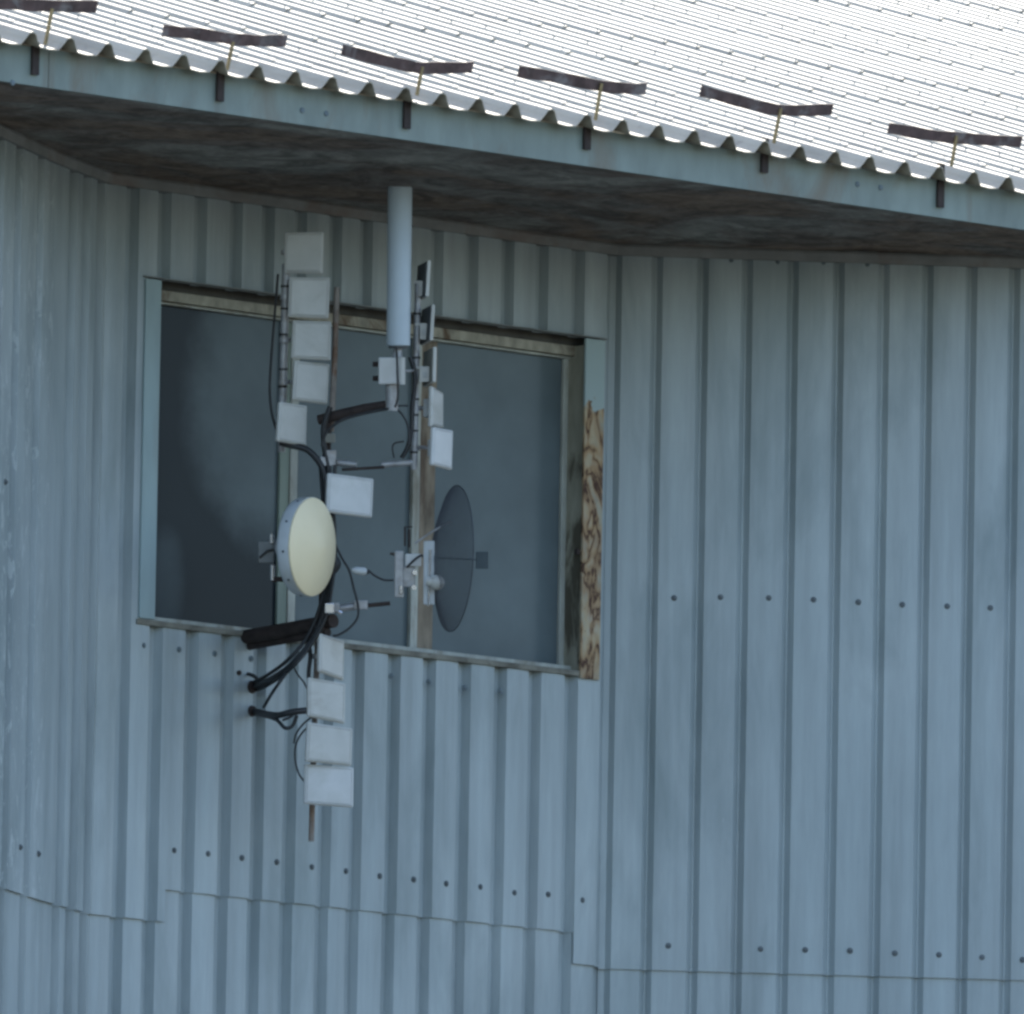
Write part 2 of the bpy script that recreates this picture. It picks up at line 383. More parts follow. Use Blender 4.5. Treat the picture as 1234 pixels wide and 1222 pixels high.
# valley positions read at picture height 1010
vm = [fm.s_at(x) for x in (143, 182, 226, 269, 308, 347, 390, 427, 470.5, 513, 555.5, 599, 640.5, 684, 726)]
vr = [fr.s_at(x) for x in (780.5, 836, 889.5, 945, 1000.6, 1055, 1108, 1161, 1213)]
step = vr[-1]-vr[-2]; vr += [vr[-1]+step*k for k in range(1, 12)]
vl1 = [fl1.s_at(x) for x in (70.5, 87, 104)]
vl2 = [fl2.s_at(x) for x in (52.8, 31, 4)]; st = abs(vl2[0]-vl2[1])
vl2 += [vl2[-1]-st*k for k in range(1, 9)]; vl2 = [s for s in vl2 if s > 0.05]
prm = profile(fm, vm, WV, WF, vout=0.035); prr = profile(fr, vr, 0.008, 0.026, vin=0.012, D=0.030); prl1 = profile(fl1, vl1, 0.060, 0.022, False, D=0.06); prl2 = profile(fl2, vl2, 0.060, 0.022, False, D=0.06)
# window opening
wx0, wx1 = UY(168, 540).x - XL, UY(722, 615).x - XL
wzT, wzB = UY(190, 337).z, UY(190, 752).z
hole = [(wx0+0.02, wx1-0.03, wzB, wzT)]
z_mid = UY(445, 1098).z; z_low = UY(160, 1107).z
s_a = fm.s_at(197, 1080); s_b = fm.s_at(690, 1110)
ZB = 0.0
u = MB(); sheet(u, fl2, prl2, 0, fl2.len, z_low, ZS+.02, 0.008, wob=0.002); us1 = u.build('upper_wall_sheet', M['wallworn'], bld, smooth=28)
u = MB(); sheet(u, fl1, prl1, 0, fl1.len, z_low, ZS+.02, 0.008, wob=0.002); u.build('upper_wall_sheet', M['wall'], bld, smooth=28)
u = MB(); sheet(u, fm, prm, 0, s_a, z_low, ZS+.02, 0.009, hole, wob=0.002); u.build('upper_wall_sheet', M['wall'], bld, smooth=28)
u = MB(); sheet(u, fm, prm, s_a, s_b, z_mid, wzB, 0.006, wob=0.002); us3 = u.build('upper_wall_sheet', M['wall'], bld, smooth=28)
u = MB(); sheet(u, fm, prm, s_a, s_b, wzT, ZS+.02, 0.006); u.build('upper_wall_sheet', M['wall'], bld, smooth=28)
u = MB(); sheet(u, fm, prm, s_b, fm.len, z_low, ZS+.02, 0.010, hole, wob=0.002); u.build('upper_wall_sheet', M['wall'], bld, smooth=28)
u = MB(); sheet(u, fr, prr, 0, fr.len, z_low-.01, ZS+.02, 0.007, wob=0.002); us4 = u.build('upper_wall_sheet', M['wall'], bld, smooth=28)
for f_, p_, m_ in ((fl2, prl2, 0), (fl1, prl1, 0), (fm, prm, 0), (fr, prr, 0)):
    u = MB(); sheet(u, f_, p_, 0, f_.len, ZB, z_mid+.25, -0.006); u.build('lower_wall_sheet', M['wall'], bld, smooth=28)
# plain return walls outside the frame and the far sides, closing the building
b = MB()
BK = 22.0
def slab(a, c, z0=0.0, z1=ZS):
    a, c = Vector((a[0], a[1], 0)), Vector((c[0], c[1], 0)); d = (c-a).normalized(); n = Vector((d.y, -d.x, 0))*0.05
    b.obox((a+c)/2+Vector((0, 0, (z0+z1)/2)), (c-a)/2, n, Vector((0, 0, (z1-z0)/2)))
slab((PL3.x, PL3.y), (PL3.x-2.2, PL3.y-0.1)); slab((PL3.x-2.2, PL3.y-0.1), (PL3.x-2.2, BK)); slab((PL3.x-2.2, BK), (PR3.x+6, BK))
slab((PR3.x+6, BK), (PR3.x+6, PR3.y)); slab((PR3.x+6, PR3.y), (PR3.x, PR3.y))
b.build('outer_wall', M['render'], bld)

# wall top trim (cove strip under the soffit)
t = MB()
for f_, e0, e1 in ((fl2, 0, 0), (fl1, 0, 0), (fm, 0, 0), (fr, 0, 0)):
    h, o = 0.054, 0.035
    vs = []
    for s_ in (-0.001, f_.len+0.001):
        for (oo, zz) in ((-0.02, 0), (o, 0), (o+0.004, -0.012), (o-0.006, -h), (-0.02, -h)):
            vs.append(f_.pt(s_, oo, ZS+zz-0.001))
    t.add(vs, [(0, 1, 6, 5), (1, 2, 7, 6), (2, 3, 8, 7), (3, 4, 9, 8), (0, 4, 3, 2, 1), (5, 6, 7, 8, 9)])
t.build('wall_top_trim', M['trim'], bld)

# soffit, with slightly sagging boards
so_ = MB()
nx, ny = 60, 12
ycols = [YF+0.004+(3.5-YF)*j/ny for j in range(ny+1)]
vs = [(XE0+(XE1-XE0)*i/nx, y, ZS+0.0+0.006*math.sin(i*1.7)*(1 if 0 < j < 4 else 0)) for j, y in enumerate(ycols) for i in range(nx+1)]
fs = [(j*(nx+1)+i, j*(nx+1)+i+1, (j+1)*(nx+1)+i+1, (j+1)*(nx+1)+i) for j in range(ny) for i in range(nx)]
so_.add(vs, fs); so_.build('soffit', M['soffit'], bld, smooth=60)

# fascia
zf0 = UY(617, 185, YF).z; zf1 = UY(617, 139.5, YF).z
fa = MB()
joints = [XE0, UY(55, 90, YF).x, XE1]
for a, c in zip(joints, joints[1:]):
    fa.box((a+0.002, YF-0.02, zf0-0.012), (c-0.002, YF, zf1-0.012))
fascia = fa.build('fascia_board', M['fascia'], bld)
for (px, py) in ((364, 133), (393, 137), (1033, 222), (1061, 226), (15, 100)):
    p = UY(px, py, YF-0.02); q = MB(); q.lathe(p, Vector((0, -1, 0)), [(0, 0.014), (0.006, 0.012), (0.009, 0)], 12); q.build('bolt', M['washer'], fascia, smooth=40)

# roof : corrugated sheets in overlapping rows
RP = rad(16.7); rup = Vector((0, math.cos(RP), math.sin(RP))); rn = Vector((0, -math.sin(RP), math.cos(RP)))
YE = YF-0.115
n0 = UY(265, 102, YE)                       # underside of a crest at the eave
PITCH = (UY(921, 178, YE).x - UY(265, 99, YE).x)/15.0
AMP = 0.032
ze_mid = UY(617, 141, YE).z + AMP*0.9
E0 = Vector((0, YE, ze_mid))
def wave(x):
    t = abs(((x-n0.x)/PITCH+0.5) % 1.0-0.5)
    q_ = min(1, max(0, (t-0.035)/0.235)); q_ = q_*q_*(3-2*q_)
    return AMP*(1-2*q_) - 0.004*max(0, t-0.27)/0.23
roof = MB(); 
RL = 1.31; NS = 12
i0 = int((XE0-n0.x)/PITCH)-1; i1 = int((XE1-n0.x)/PITCH)+1
def roofpt(x, s, off): return Vector((x, 0, 0)) + E0 + rup*s + rn*(wave(x)+off)
rr = bpy.data.objects.new('roof', None); C.objects.link(rr); rr.parent = bld
s_start = 0.0
rowsN = 10
edges = [0.0, 0.42] + [0.42+RL*k for k in range(1, rowsN+1)]
for r in range(len(edges)-1):
    sa, sb = edges[r], edges[r+1]+0.12
    mb = MB(); vs = []; cols = (i1-i0)*NS+1
    for (s_, off) in ((sa, 0.0065), (sb, 0.0)):
        for th in (0.0, -0.006 if r == 0 else -0.004):
            for k in range(cols):
                x = n0.x+(i0+k/NS)*PITCH
                jit = 0.002*math.sin(int((k/NS+0.5)/5)*12.9898+r*4.1) if s_ == sa and r > 0 else 0
                # every fifth crest a sheet joins its neighbour : lower ends are not quite in line
                dl_ = 0.05*math.sin(int((k/NS+0.25)/5)*7.77+r*2.3) if r > 1 and s_ == sa else 0
                vs.append(roofpt(x, s_+dl_, off+th+jit))
    fs = []
    for k in range(cols-1):
        fs += [(k, k+1, 2*cols+k+1, 2*cols+k), (cols+k, 3*cols+k, 3*cols+k+1, cols+k+1), (k, cols+k, cols+k+1, k+1), (2*cols+k, 2*cols+k+1, 3*cols+k+1, 3*cols+k)]
    mb.add(vs, fs)
    # screws on the crests
    mb.mi = 1
    if r > 0:
        for k in range(i0, i1):
            if (k+r) % 1 == 0:
                c = roofpt(n0.x+k*PITCH, sa+0.06, 0.011+jit*0); mb.tube([c, c+rn*0.007], 0.0045, 6)
                if r % 2: c = roofpt(n0.x+k*PITCH, sa+RL*0.5, 0.006); mb.tube([c, c+rn*0.007], 0.005, 6)
    mb.build('roof_sheet', [M['roof'], M['washer']], rr, smooth=50)
# far slope of the roof (behind the ridge)
top = E0+rup*(edges[-1]+0.1)
fb = MB(); fb.add([(XE0-0.3, top.y, top.z+0.03), (XE1+0.3, top.y, top.z+0.03), (XE1+0.3, BK+1.5, ZS+0.2), (XE0-0.3, BK+1.5, ZS+0.2)], [(0, 1, 2, 3)])
fb.build('far_roof_slope', M['roof'], rr)
ge = MB()
for x in (XE0-0.02, XE1+0.02):
    ge = MB(); ge.add([(x, YF, ZS), (x, YF, ZS+0.15), (x, top.y, top.z-.05), (x, BK+1.4, ZS+.15), (x, BK+1.4, ZS)], [(0, 1, 2, 3, 4)])
    ge.build('gable_end', M['render'], bld)

# ------------------------------------------------------------ wall bolts
def bolt(f, px, py, parent, off, dark=True, r=0.0115):
    p = f.hit(px, py)
    p = f.pt(f.d.dot(v2(p)-f.A), off+0.005, p.z)
    q = MB(); q.lathe(p-f.n*0.004, f.n, [(0, r*1.35), (0.005, r*1.25), (0.0055, r*0.8), (0.012, r*0.62), (0.013, 0)], 10)
    q.build('bolt', M['screw'] if dark else M['washer'], parent, smooth=40)
for p in ((208, 1025), (249, 1029), (290, 1034), (332, 1039), (374, 1045), (415, 1050), (456, 1056), (497, 1060), (536, 1065), (577, 1069), (618, 1076), (659, 1078), (700, 1085)): bolt(fm, *p, us3, 0.007)
for p in ((171, 778), (214, 783), (257, 788), (301, 794), (470, 815), (515, 822), (558, 829), (601, 833)): bolt(fm, *p, us3, 0.007, False)
for p in ((812, 721), (868, 720), (926, 721), (980, 723), (1034, 726), (1087, 729), (1141, 731), (1193, 733)): bolt(fr, *p, us4, 0.008)
for p in ((805, 1140), (916, 1144), (970, 1145), (1024, 1146), (1078, 1149), (1131, 1151), (1183, 1154), (1232, 1157)): bolt(fr, *p, us4, 0.008)
for p in ((881, 314), (937, 316), (992, 317), (1045, 319)): bolt(fr, *p, us4, 0.008, False, 0.009)
for p in ((22, 1021), (44, 1029), (4, 581)): bolt(fl2, *p, us1, 0.008, True, 0.011)

# ------------------------------------------------------------ window
win = bpy.data.objects.new('window', None); C.objects.link(win); win.parent = bld
YG = 0.135
def wx(px, y, py=560): return UY(px, py, y).x
def bar(name, x0, x1, y0, y1, z0, z1, m, bev=0.003):
    q = MB(); q.box((x0, y0, z0), (x1, y1, z1)); return q.build(name, m, win, bevel=bev)
zt = UY(190, 363, YG).z; zb = UY(185, 745, YG-0.05).z
x_lo = XL+wx0; x_hi = XL+wx1
# panes
m1a, m1b = wx(336, 0.115, 650), wx(357, 0.11, 650)
m2a, m2b = wx(496.5, 0.108, 650), wx(522, 0.12, 650)
xr_in = wx(677, 0.115, 620)
def pane(x0, x1, m):
    q = MB(); q.box((x0, YG, zb-0.02), (x1, YG+0.006, zt+0.02)); q.build('pane', m, win)
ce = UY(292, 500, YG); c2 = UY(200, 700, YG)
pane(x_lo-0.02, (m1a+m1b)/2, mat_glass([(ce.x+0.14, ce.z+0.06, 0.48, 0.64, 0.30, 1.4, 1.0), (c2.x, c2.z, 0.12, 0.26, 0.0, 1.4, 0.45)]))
gl = mat_glass()
pane((m1a+m1b)/2, (m2a+m2b)/2, gl); pane((m2a+m2b)/2, xr_in+0.03, gl)
# frame bars
bar('top_frame', x_lo, x_hi-0.03, 0.070, YG-0.002, zt-0.004, zt+0.045, M['frame'])
bar('top_frame', x_lo, x_hi-0.03, 0.10, YG-0.003, zt-0.016, zt-0.005, M['framew'])
bar('shaded_gap_board', x_lo, x_hi-0.03, 0.075, YG+0.02, zt+0.046, wzT+0.03, M['gap'])
bar('bottom_frame', x_lo, x_hi-0.03, 0.06, YG-0.002, zb-0.024, zb+0.004, M['framew'])
sill = bar('sill', x_lo-0.01, x_hi-0.004, -0.022, YG+0.02, zb-0.052, zb-0.026, M['sill'])
bar('mullion', m1a, m1a+(m1b-m1a)*0.55, 0.116, YG-0.002, zb+0.005, zt-0.018, M['mullg'])
bar('mullion', m1a+(m1b-m1a)*0.56, m1b, 0.108, YG-0.004, zb+0.005, zt-0.018, M['framew'])
bar('mullion', m2a, m2a+0.045, 0.108, YG-0.002, zb+0.005, zt-0.005, M['framew'])
bar('mullion', m2a+0.046, m2b+0.005, 0.118, YG-0.003, zb+0.005, zt-0.005, M['mullr'])
bar('side_frame', xr_in-0.004, xr_in+0.028, 0.112, YG-0.002, zb+0.005, zt-0.005, M['framew'])
bar('side_reveal', xr_in+0.028, x_hi-0.03, -0.002, YG+0.02, zb-0.024, zt+0.045, M['reveal'])
bar('side_flashing', x_lo, wx(190, -0.022), -0.026, -0.012, zb-0.022, UY(180, 336, -0.02).z, M['flash'])
zpaint = UY(715, 492, -0.022).z
fl_ = bar('side_flashing', wx(702, -0.024, 620), wx(725, -0.024, 620), -0.030, -0.014, UY(715, 819, -0.02).z, UY(715, 409, -0.02).z, mat_rust(zpaint)); fl_['label'] = 'flashing with rusty peeling paint'
bar('drip_flashing', x_lo-0.01, x_hi+0.01, -0.035, 0.02, wzT+0.001, wzT+0.006, M['trim'], 0.001)
# small latch on the right reveal
lp = UY(696, 665, -0.004); q = MB(); q.box(lp-Vector((0.012, 0.01, 0.012)), lp+Vector((0.012, 0.01, 0.012))); q.build('latch', M['darksteel'], win)

# ------------------------------------------------------------ snow guards on the eave
def on_guard(px, py):                       # plane through the eave, perpendicular to the roof
    return onplane(px, py, rup, rup.dot(E0+rup*0.10))
guards = [
 ([(-32, 2), (20, 5), (60, 7), (116, 8)], (62, 10), (55, 46), (42, 54, 90), 'leftmost rusty snow guard strip on the roof edge, cut off by the photo border'),
 ([(197, 37), (240, 41), (280, 47), (312, 49), (345, 49)], (280, 50), (274, 77), (265, 84, 122), 'grey brown snow guard strip, second from left on the roof edge'),
 ([(413, 60), (455, 71), (490, 79), (513, 82), (570, 81)], (508, 80), (503, 107), (490, 117, 155), 'snow guard strip above the white tube antenna, bent down at its left end, pale patches'),
 ([(625, 86), (670, 93), (715, 102), (745, 106), (779, 107)], (724, 100), (718, 137), (707, 142, 180), 'dark snow guard strip above the right half of the window'),
 ([(844, 109), (880, 119), (915, 128), (945, 133), (1003, 132)], (940, 130), (933, 165), (921, 170, 208), 'dark brown snow guard strip bent in the middle, second from right on the roof edge'),
 ([(1070, 154), (1110, 161), (1150, 166), (1231, 171)], (1152, 163), (1147, 193), (1133, 200, 250), 'rightmost snow guard strip, straight with rusty orange left end'),
]
for gi, (pts, t0, t1, hk, lab) in enumerate(guards):
    foot = on_guard(*t1)
    r0 = thing('snow_guard', lab, 'snow guard', foot, 'snow guards along the eave')
    P = catmull([on_guard(*p) for p in pts], 4)
    mb = MB(); n_ = len(P); vs = []
    for i, p in enumerate(P):
        tw = 0.0022*math.sin(i*1.9+gi)
        hgt = 0.028 + 0.0018*math.sin(i*1.3+gi*2)
        for (a, o) in ((-1, -0.0035), (1, -0.0035), (1, 0.0035), (-1, 0.0035)):
            vs.append(p + rn*(a*hgt) + rup*(o+tw*2))
    fs = [(i*4+k, i*4+(k+1) % 4, (i+1)*4+(k+1) % 4, (i+1)*4+k) for i in range(n_-1) for k in range(4)]
    fs += [(0, 1, 2, 3), ((n_-1)*4+3, (n_-1)*4+2, (n_-1)*4+1, (n_-1)*4)]
    mb.add(vs, fs); mb.build('guard_strip', M['guard'], r0)
    # short overlapping lath pieces give the patched look
    st_ = MB(); a = on_guard(*t0); ft = foot-rn*0.03
    st_.obox((a+ft)/2-rup*0.006, (a-ft)/2, Vector((0.007, 0, 0)), rup*0.005); st_.build('stem', M['stem'], r0)
    px, ya, yb = hk
    A, B = UY(px+1, ya-3, YF-0.033), UY(px, yb, YF-0.033)
    h = MB(); h.obox((A+B)/2, Vector((0, 0, 1))*((A.z-B.z)/2), Vector((0.020, 0, 0)), Vector((0, 0.007, 0)))
    up_ = A; pass
    h.build('hook_strap', M['darksteel'], r0, bevel=0)

# ------------------------------------------------------------ antenna mast frame
mast = thing('mast_frame', 'steel pipe mast frame bolted to the wall, carrying the antennas before the window', 'mast', RD(392, 760))
def pipe(name, pts, r, m, parent=mast, n=12, smooth=True):
    q = MB(); q.tube(pts, r, n); return q.build(name, m, parent, smooth=50)
pipe('wall_arm', [UY(292, 768, 0.02), UY(330, 762, -0.24), RD(402, 748, 0.0)], [0.034, 0.036, 0.034], M['darksteel'])
pipe('wall_arm', [UY(296, 779, 0.02), RD(395, 762, 0.02)], 0.021, M['darksteel'])
pipe('vertical_pole', [RD(395, 500, 0.03), RD(391, 640, 0.03), RD(388, 770, 0.03)], 0.020, M['darksteel'])
pA = pipe('vertical_pole', [RD(345, 318, 0.06), RD(342, 430, 0.06), RD(339, 545, 0.06)], 0.020, M['steel'])
pB = pipe('vertical_pole', [RD(406, 346, 0.08), RD(403, 440, 0.08), RD(399, 520, 0.08)], 0.014, M['rustpipe'])
pC = pipe('vertical_pole', [RD(504, 340, 0.0), RD(501, 450, 0.0), RD(499, 566, 0.0)], 0.016, M['steel'])
pD = pipe('vertical_pole', [RD(384, 740, 0.05), RD(379, 870, 0.05), RD(375, 1014, 0.05)], 0.014, M['rustpipe'])
pipe('upper_arm', [RD(384, 506, 0.03), RD(410, 500, 0.0), RD(440, 493, -0.05), RD(474, 487, -0.1)], [0.024, 0.027, 0.026, 0.022], M['darksteel'])
pipe('tube_stub', [RD(472, 495, -0.1), RD(473, 462, -0.1), RD(478, 436, -0.1), RD(480, 418, -0.1)], [0.03, 0.034, 0.03, 0.018], M['steel'])
pipe('middle_arm', [RD(392, 556, 0.02), RD(430, 560, 0.0)], 0.017, M['steel'])
pipe('middle_arm', [RD(412, 566, -0.03), RD(463, 563, -0.03)], 0.007, M['darksteel'])
pipe('middle_arm', [RD(460, 560, 0.0), RD(500, 557, 0.0)], 0.015, M['steel'])
pipe('lower_arm', [RD(398, 735, 0.0), RD(438, 729, 0.0)], 0.018, M['steel'])
pipe('lower_arm', [RD(430, 731, 0.0), RD(470, 727, -0.02)], 0.010, M['darksteel'])
for (px, py, s_) in ((395, 556, 9), (398, 548, 7), (400, 732, 9), (435, 729, 8), (398, 528, 6)):
    c = RD(px, py, -0.03); q = MB(); q.obox(c, Rc*s_/250, Uc*0.022, F*0.02); q.build('clamp', M['steel'] if s_ != 6 else M['backl'], mast, bevel=0.004)
q = MB(); c = RD(397, 733, -0.08); q.obox(c, Rc*0.022, Uc*0.024, F*0.015); q.build('clamp', M['chrome'], mast, bevel=0.004)
q = MB(); q.tube([RD(408, 737, -0.08), RD(412, 739, -0.08)], 0.01, 8); q.build('bolt', M['chrome'], mast)
def ties(px0, ys, r, dd=0.0):
    for (px, py) in ys:
        c = RD(px, py, dd); q = MB(); q.tube([c-Uc*0.005, c+Uc*0.005], r, 12); q.build('cable_tie', M['tie'], mast)
ties(0, ((344, 345), (343.5, 372), (342, 403), (341.5, 445), (340.5, 466)), 0.0225, 0.06)
ties(0, ((502.5, 378), (502, 431), (500.5, 481), (500, 500), (499.5, 519), (499, 545)), 0.0185, 0.0)

for (px, py, rr2) in ((303, 828, 0.032), (303, 857, 0.028), (287, 811, 0.013)):
    p = UY(px, py, -0.004); q = MB(); q.lathe(p, Vector((0, -1, 0)), [(0, rr2), (0.012, rr2*0.9), (0.014, rr2*0.6), (0.010, 0)], 14); q.build('cable_entry', M['darksteel'], bld, smooth=40)
# ------------------------------------------------------------ flat panel antennas
def panel(corners, label, theta, dd=0.0, m='white', depth=0.022, pole=None, box=True):
    """corners TL,TR,BR,BL in the picture; theta = how far the face turns away to the right"""
    cx = sum(c[0] for c in corners)/4; cy = sum(c[1] for c in corners)/4
    ctr = RD(cx, cy, dd)
    hd = (Rh*math.cos(theta)+Fh*math.sin(theta)); nrm = Vector((hd.y, -hd.x, 0))
    if nrm.dot(F) > 0: nrm = -nrm
    Q = [onplane(x, y, nrm, nrm.dot(ctr)) for x, y in corners]
    def S(u_, v_, d):                       # u right 0..1, v down 0..1
        p = Q[0]*(1-u_)*(1-v_)+Q[1]*u_*(1-v_)+Q[2]*u_*v_+Q[3]*(1-u_)*v_
        return p-nrm*d
    root = thing('panel_antenna', label, 'antenna', ctr-nrm*depth, 'flat panel antennas on the mast frame')
    # rounded front cover : rings from the centre of the face to the back edge
    W_ = (Q[1]-Q[0]).length; H_ = (Q[3]-Q[0]).length
    def ringpts(inset, d, rr_=0.018, n=5):
        out = []
        for (cu, cv, a0) in ((1, 0, -90), (1, 1, 0), (0, 1, 90), (0, 0, 180)):
            for k in range(n+1):
                a = rad(a0+90*k/n); rr2 = max(0.002, rr_-inset)
                uu = (1-(inset+rr2)/W_ if cu else (inset+rr2)/W_)+math.cos(a)*rr2/W_
                vv = (1-(inset+rr2)/H_ if cv else (inset+rr2)/H_)+math.sin(a)*rr2/H_
                out.append(S(uu, vv, d))
        return out
    def loft(specs):
        mb = MB(); rings = [ringpts(*s) for s in specs]; k = len(rings[0])
        vs = [p for r in rings for p in r]; fs = [tuple(range(k))]
        for i in range(len(rings)-1):
            for j in range(k): fs.append((i*k+j, i*k+(j+1) % k, (i+1)*k+(j+1) % k, (i+1)*k+j))
        fs.append(tuple(range(len(rings)*k-1, (len(rings)-1)*k-1, -1))); mb.add(vs, fs); return mb
    R_ = 0.008
    loft([(0.020, 0.0, R_), (0.0135, 0.0005, R_), (0.0115, 0.0035, R_), (0.0095, 0.0005, R_), (0.004, 0.0022, R_), (0.0, 0.006, R_), (0.0, depth*0.7, R_)]).build('radome', M[m], root, smooth=35)
    loft([(0.0015, depth*0.7+0.0005, R_), (0.0015, depth*0.7+0.0025, R_)]).build('edge_seam', M['seam'], root)
    loft([(0.0, depth*0.7+0.003, R_), (0.004, depth, R_)]).build('back_plate', M[m], root, smooth=35)
    if box:
        c = ctr-nrm*(depth+0.021); hb = hd
        q = MB(); q.obox(c, hb*W_*0.24, nrm*0.02, Vector((0, 0, 1))*H_*0.22); q.build('electronics_box', M['seam'], root, bevel=0.004)
        if pole is not None:
            tgt_ = RD(pole, cy, 0.05); st2 = c-nrm*0.018
            q = MB(); q.tube([st2, (st2+tgt_)/2+Vector((0, 0, 0.005)), tgt_], 0.008, 8); q.build('bracket', M['steel'], root)
            q = MB(); q.tube([tgt_-Uc*0.012, tgt_+Uc*0.012], 0.026, 12); q.build('clamp', M['steel'], root)
    # lighter lip along the bottom
    q = MB(); q.tube([S(0.04, 0.965, -0.0012), S(0.96, 0.965, -0.0012)], 0.0016, 5); q.build('edge_lip', M[m], root)
    return root
panel([(343, 280), (389.3, 279.6), (388, 329), (342, 329)], 'topmost square white panel antenna of the left column, above the window', rad(-14), 0.0, pole=345)
panel([(349, 334), (398, 334.5), (396, 383.5), (347, 381.5)], 'square white panel antenna second from the top of the left column', rad(4), -0.01, pole=344)
panel([(353, 385.8), (399.5, 387.3), (398.6, 434), (351, 431.8)], 'square white panel antenna third from the top of the left column', rad(8), 0.0, pole=343)
panel([(356, 434.5), (398, 438.5), (395, 487), (353, 482)], 'white panel antenna fourth in the left column, close beneath the third', rad(28), 0.012, pole=342)
panel([(338, 484), (371, 489), (370, 537.5), (335, 531.5)], 'narrow turned white panel antenna at the foot of the left column', rad(45), -0.07, pole=340)
panel([(396, 570), (451, 577), (449, 624), (394, 617)], 'single white panel antenna right above the cream dish, in front of the middle pane', rad(32), -0.09, 'whiteb', pole=393)
panel([(523, 514.5), (547, 519), (545.5, 566.5), (521, 560)], 'bright narrow panel antenna lowest on the right pole, above the mesh dish', rad(56), 0.0, 'whiteb', pole=500)
panel([(521.5, 465), (535, 474), (535, 516), (520.5, 514)], 'very narrow panel antenna turned away, second from below on the right pole', rad(70), 0.05, 'white', pole=501)
panel([(386.5, 763), (416, 772.5), (415, 820), (385.5, 809)], 'slanting narrow panel antenna topmost of the column below the window', rad(50), -0.02, 'white', pole=382)
panel([(372, 816), (417, 823.5), (416, 872), (371.5, 863)], 'white panel antenna second in the column below the window', rad(30), -0.03, 'white', pole=380)
panel([(371.5, 870), (425.6, 878), (424, 923), (369, 917)], 'wide white panel antenna third in the column below the window', rad(28), -0.04, 'white', pole=378)
panel([(368, 920.5), (426.6, 925), (426, 973), (367, 968.5)], 'lowest and widest white panel antenna, just above the bare pole end', rad(18), -0.03, 'whiteb', pole=377)

# the three panels on the right pole that are seen from behind, almost edge on
def back_panel(edge_top, edge_bot, back_left, label, plate, boxr):
    root = thing('panel_antenna', label, 'antenna', RD((edge_top[0]+edge_bot[0])/2, (edge_top[1]+edge_bot[1])/2, 0.0), 'flat panel antennas on the mast frame')
    th = rad(-76); hd = (Rh*math.cos(th)+Fh*math.sin(th)); nrm = Vector((-hd.y, hd.x, 0))
    if nrm.dot(Rh) < 0: nrm = -nrm           # faces right and slightly away
    A, B = RD(*edge_top, -0.09), RD(*edge_bot, -0.09)
    w_ = 0.19; back = -hd if hd.dot(F) < 0 else hd
    mb = MB()
    for (d0, d1, nm, mm, ins) in ((0.0, 0.016, 'radome', M['white'], 0.0), (-0.004, -0.001, 'back_plate', plate, 0.006)):
        q = MB(); c = (A+B)/2 + back*w_/2 + nrm*((d0+d1)/2)
        q.obox(c, back*(w_/2-ins), nrm*(d1-d0)/2, (A-B)/2*(1-ins*5)); q.build(nm, mm, root, bevel=0.002 if nm == 'radome' else 0)
    x0, x1, y0, y1 = boxr
    # cast bracket and electronics reaching back to the pole
    c = RD((x0+x1)/2, (y0+y1)/2, 0.0); q = MB(); q.obox(c, Rc*(x1-x0)/500, Uc*(y1-y0)/500, F*0.03); q.build('electronics_box', M['white'], root, bevel=0.003)
    q = MB(); q.obox(RD((x0+x1)/2, (y0+y1)/2+1, -0.032), Rc*(x1-x0)/1300, Uc*(y1-y0)/1300, F*0.003); q.build('port_cover', M['seam'], root)
    q = MB(); a = RD(x0-6, y0+1, 0.0); q.obox((a+RD(x1, y0+1, 0.0))/2, (RD(x1, y0+1, 0)-a)/2, Uc*0.006, F*0.02); q.build('bracket', M['white'], root)
    return root
M['backw'] = M['backl']
back_panel((515.5, 314), (513, 357), 500, 'topmost panel antenna on the right pole, seen dark from behind beside the white tube', M['back'], (505, 512.5, 339, 357))
back_panel((520.5, 367), (518, 410), 505, 'second panel antenna on the right pole, seen from behind with a white bracket', M['back'], (506, 515.5, 390, 409))
back_panel((522.5, 418), (521.5, 460), 508, 'third panel antenna on the right pole, pale grey back above the narrow panel', M['backl'], (506, 518, 442, 460))

# ------------------------------------------------------------ tube antenna
ta = thing('tube_antenna', 'tall pale grey cylindrical tube antenna hanging in front of the wall top', 'antenna', RD(480, 417, -0.1))
q = MB(); a, b_ = RD(480, 417, -0.1), RD(482, 225, -0.1); ax = (b_-a).normalized(); Ln = (b_-a).length
q.lathe(a, ax, [(0.0, 0.0), (0.0, 0.050), (0.004, 0.056), (Ln-0.006, 0.058), (Ln, 0.053), (Ln+0.001, 0)], 40); q.build('radome_tube', M['omni'], ta, smooth=40)
q = MB(); q.lathe(a-ax*0.012, ax, [(0, 0), (0, 0.044), (0.013, 0.046)], 32); q.build('bottom_cap', M['back'], ta, smooth=40)
q = MB(); q.tube([a-ax*0.035, a-ax*0.010], 0.012, 10); q.build('connector', M['chrome'], ta)

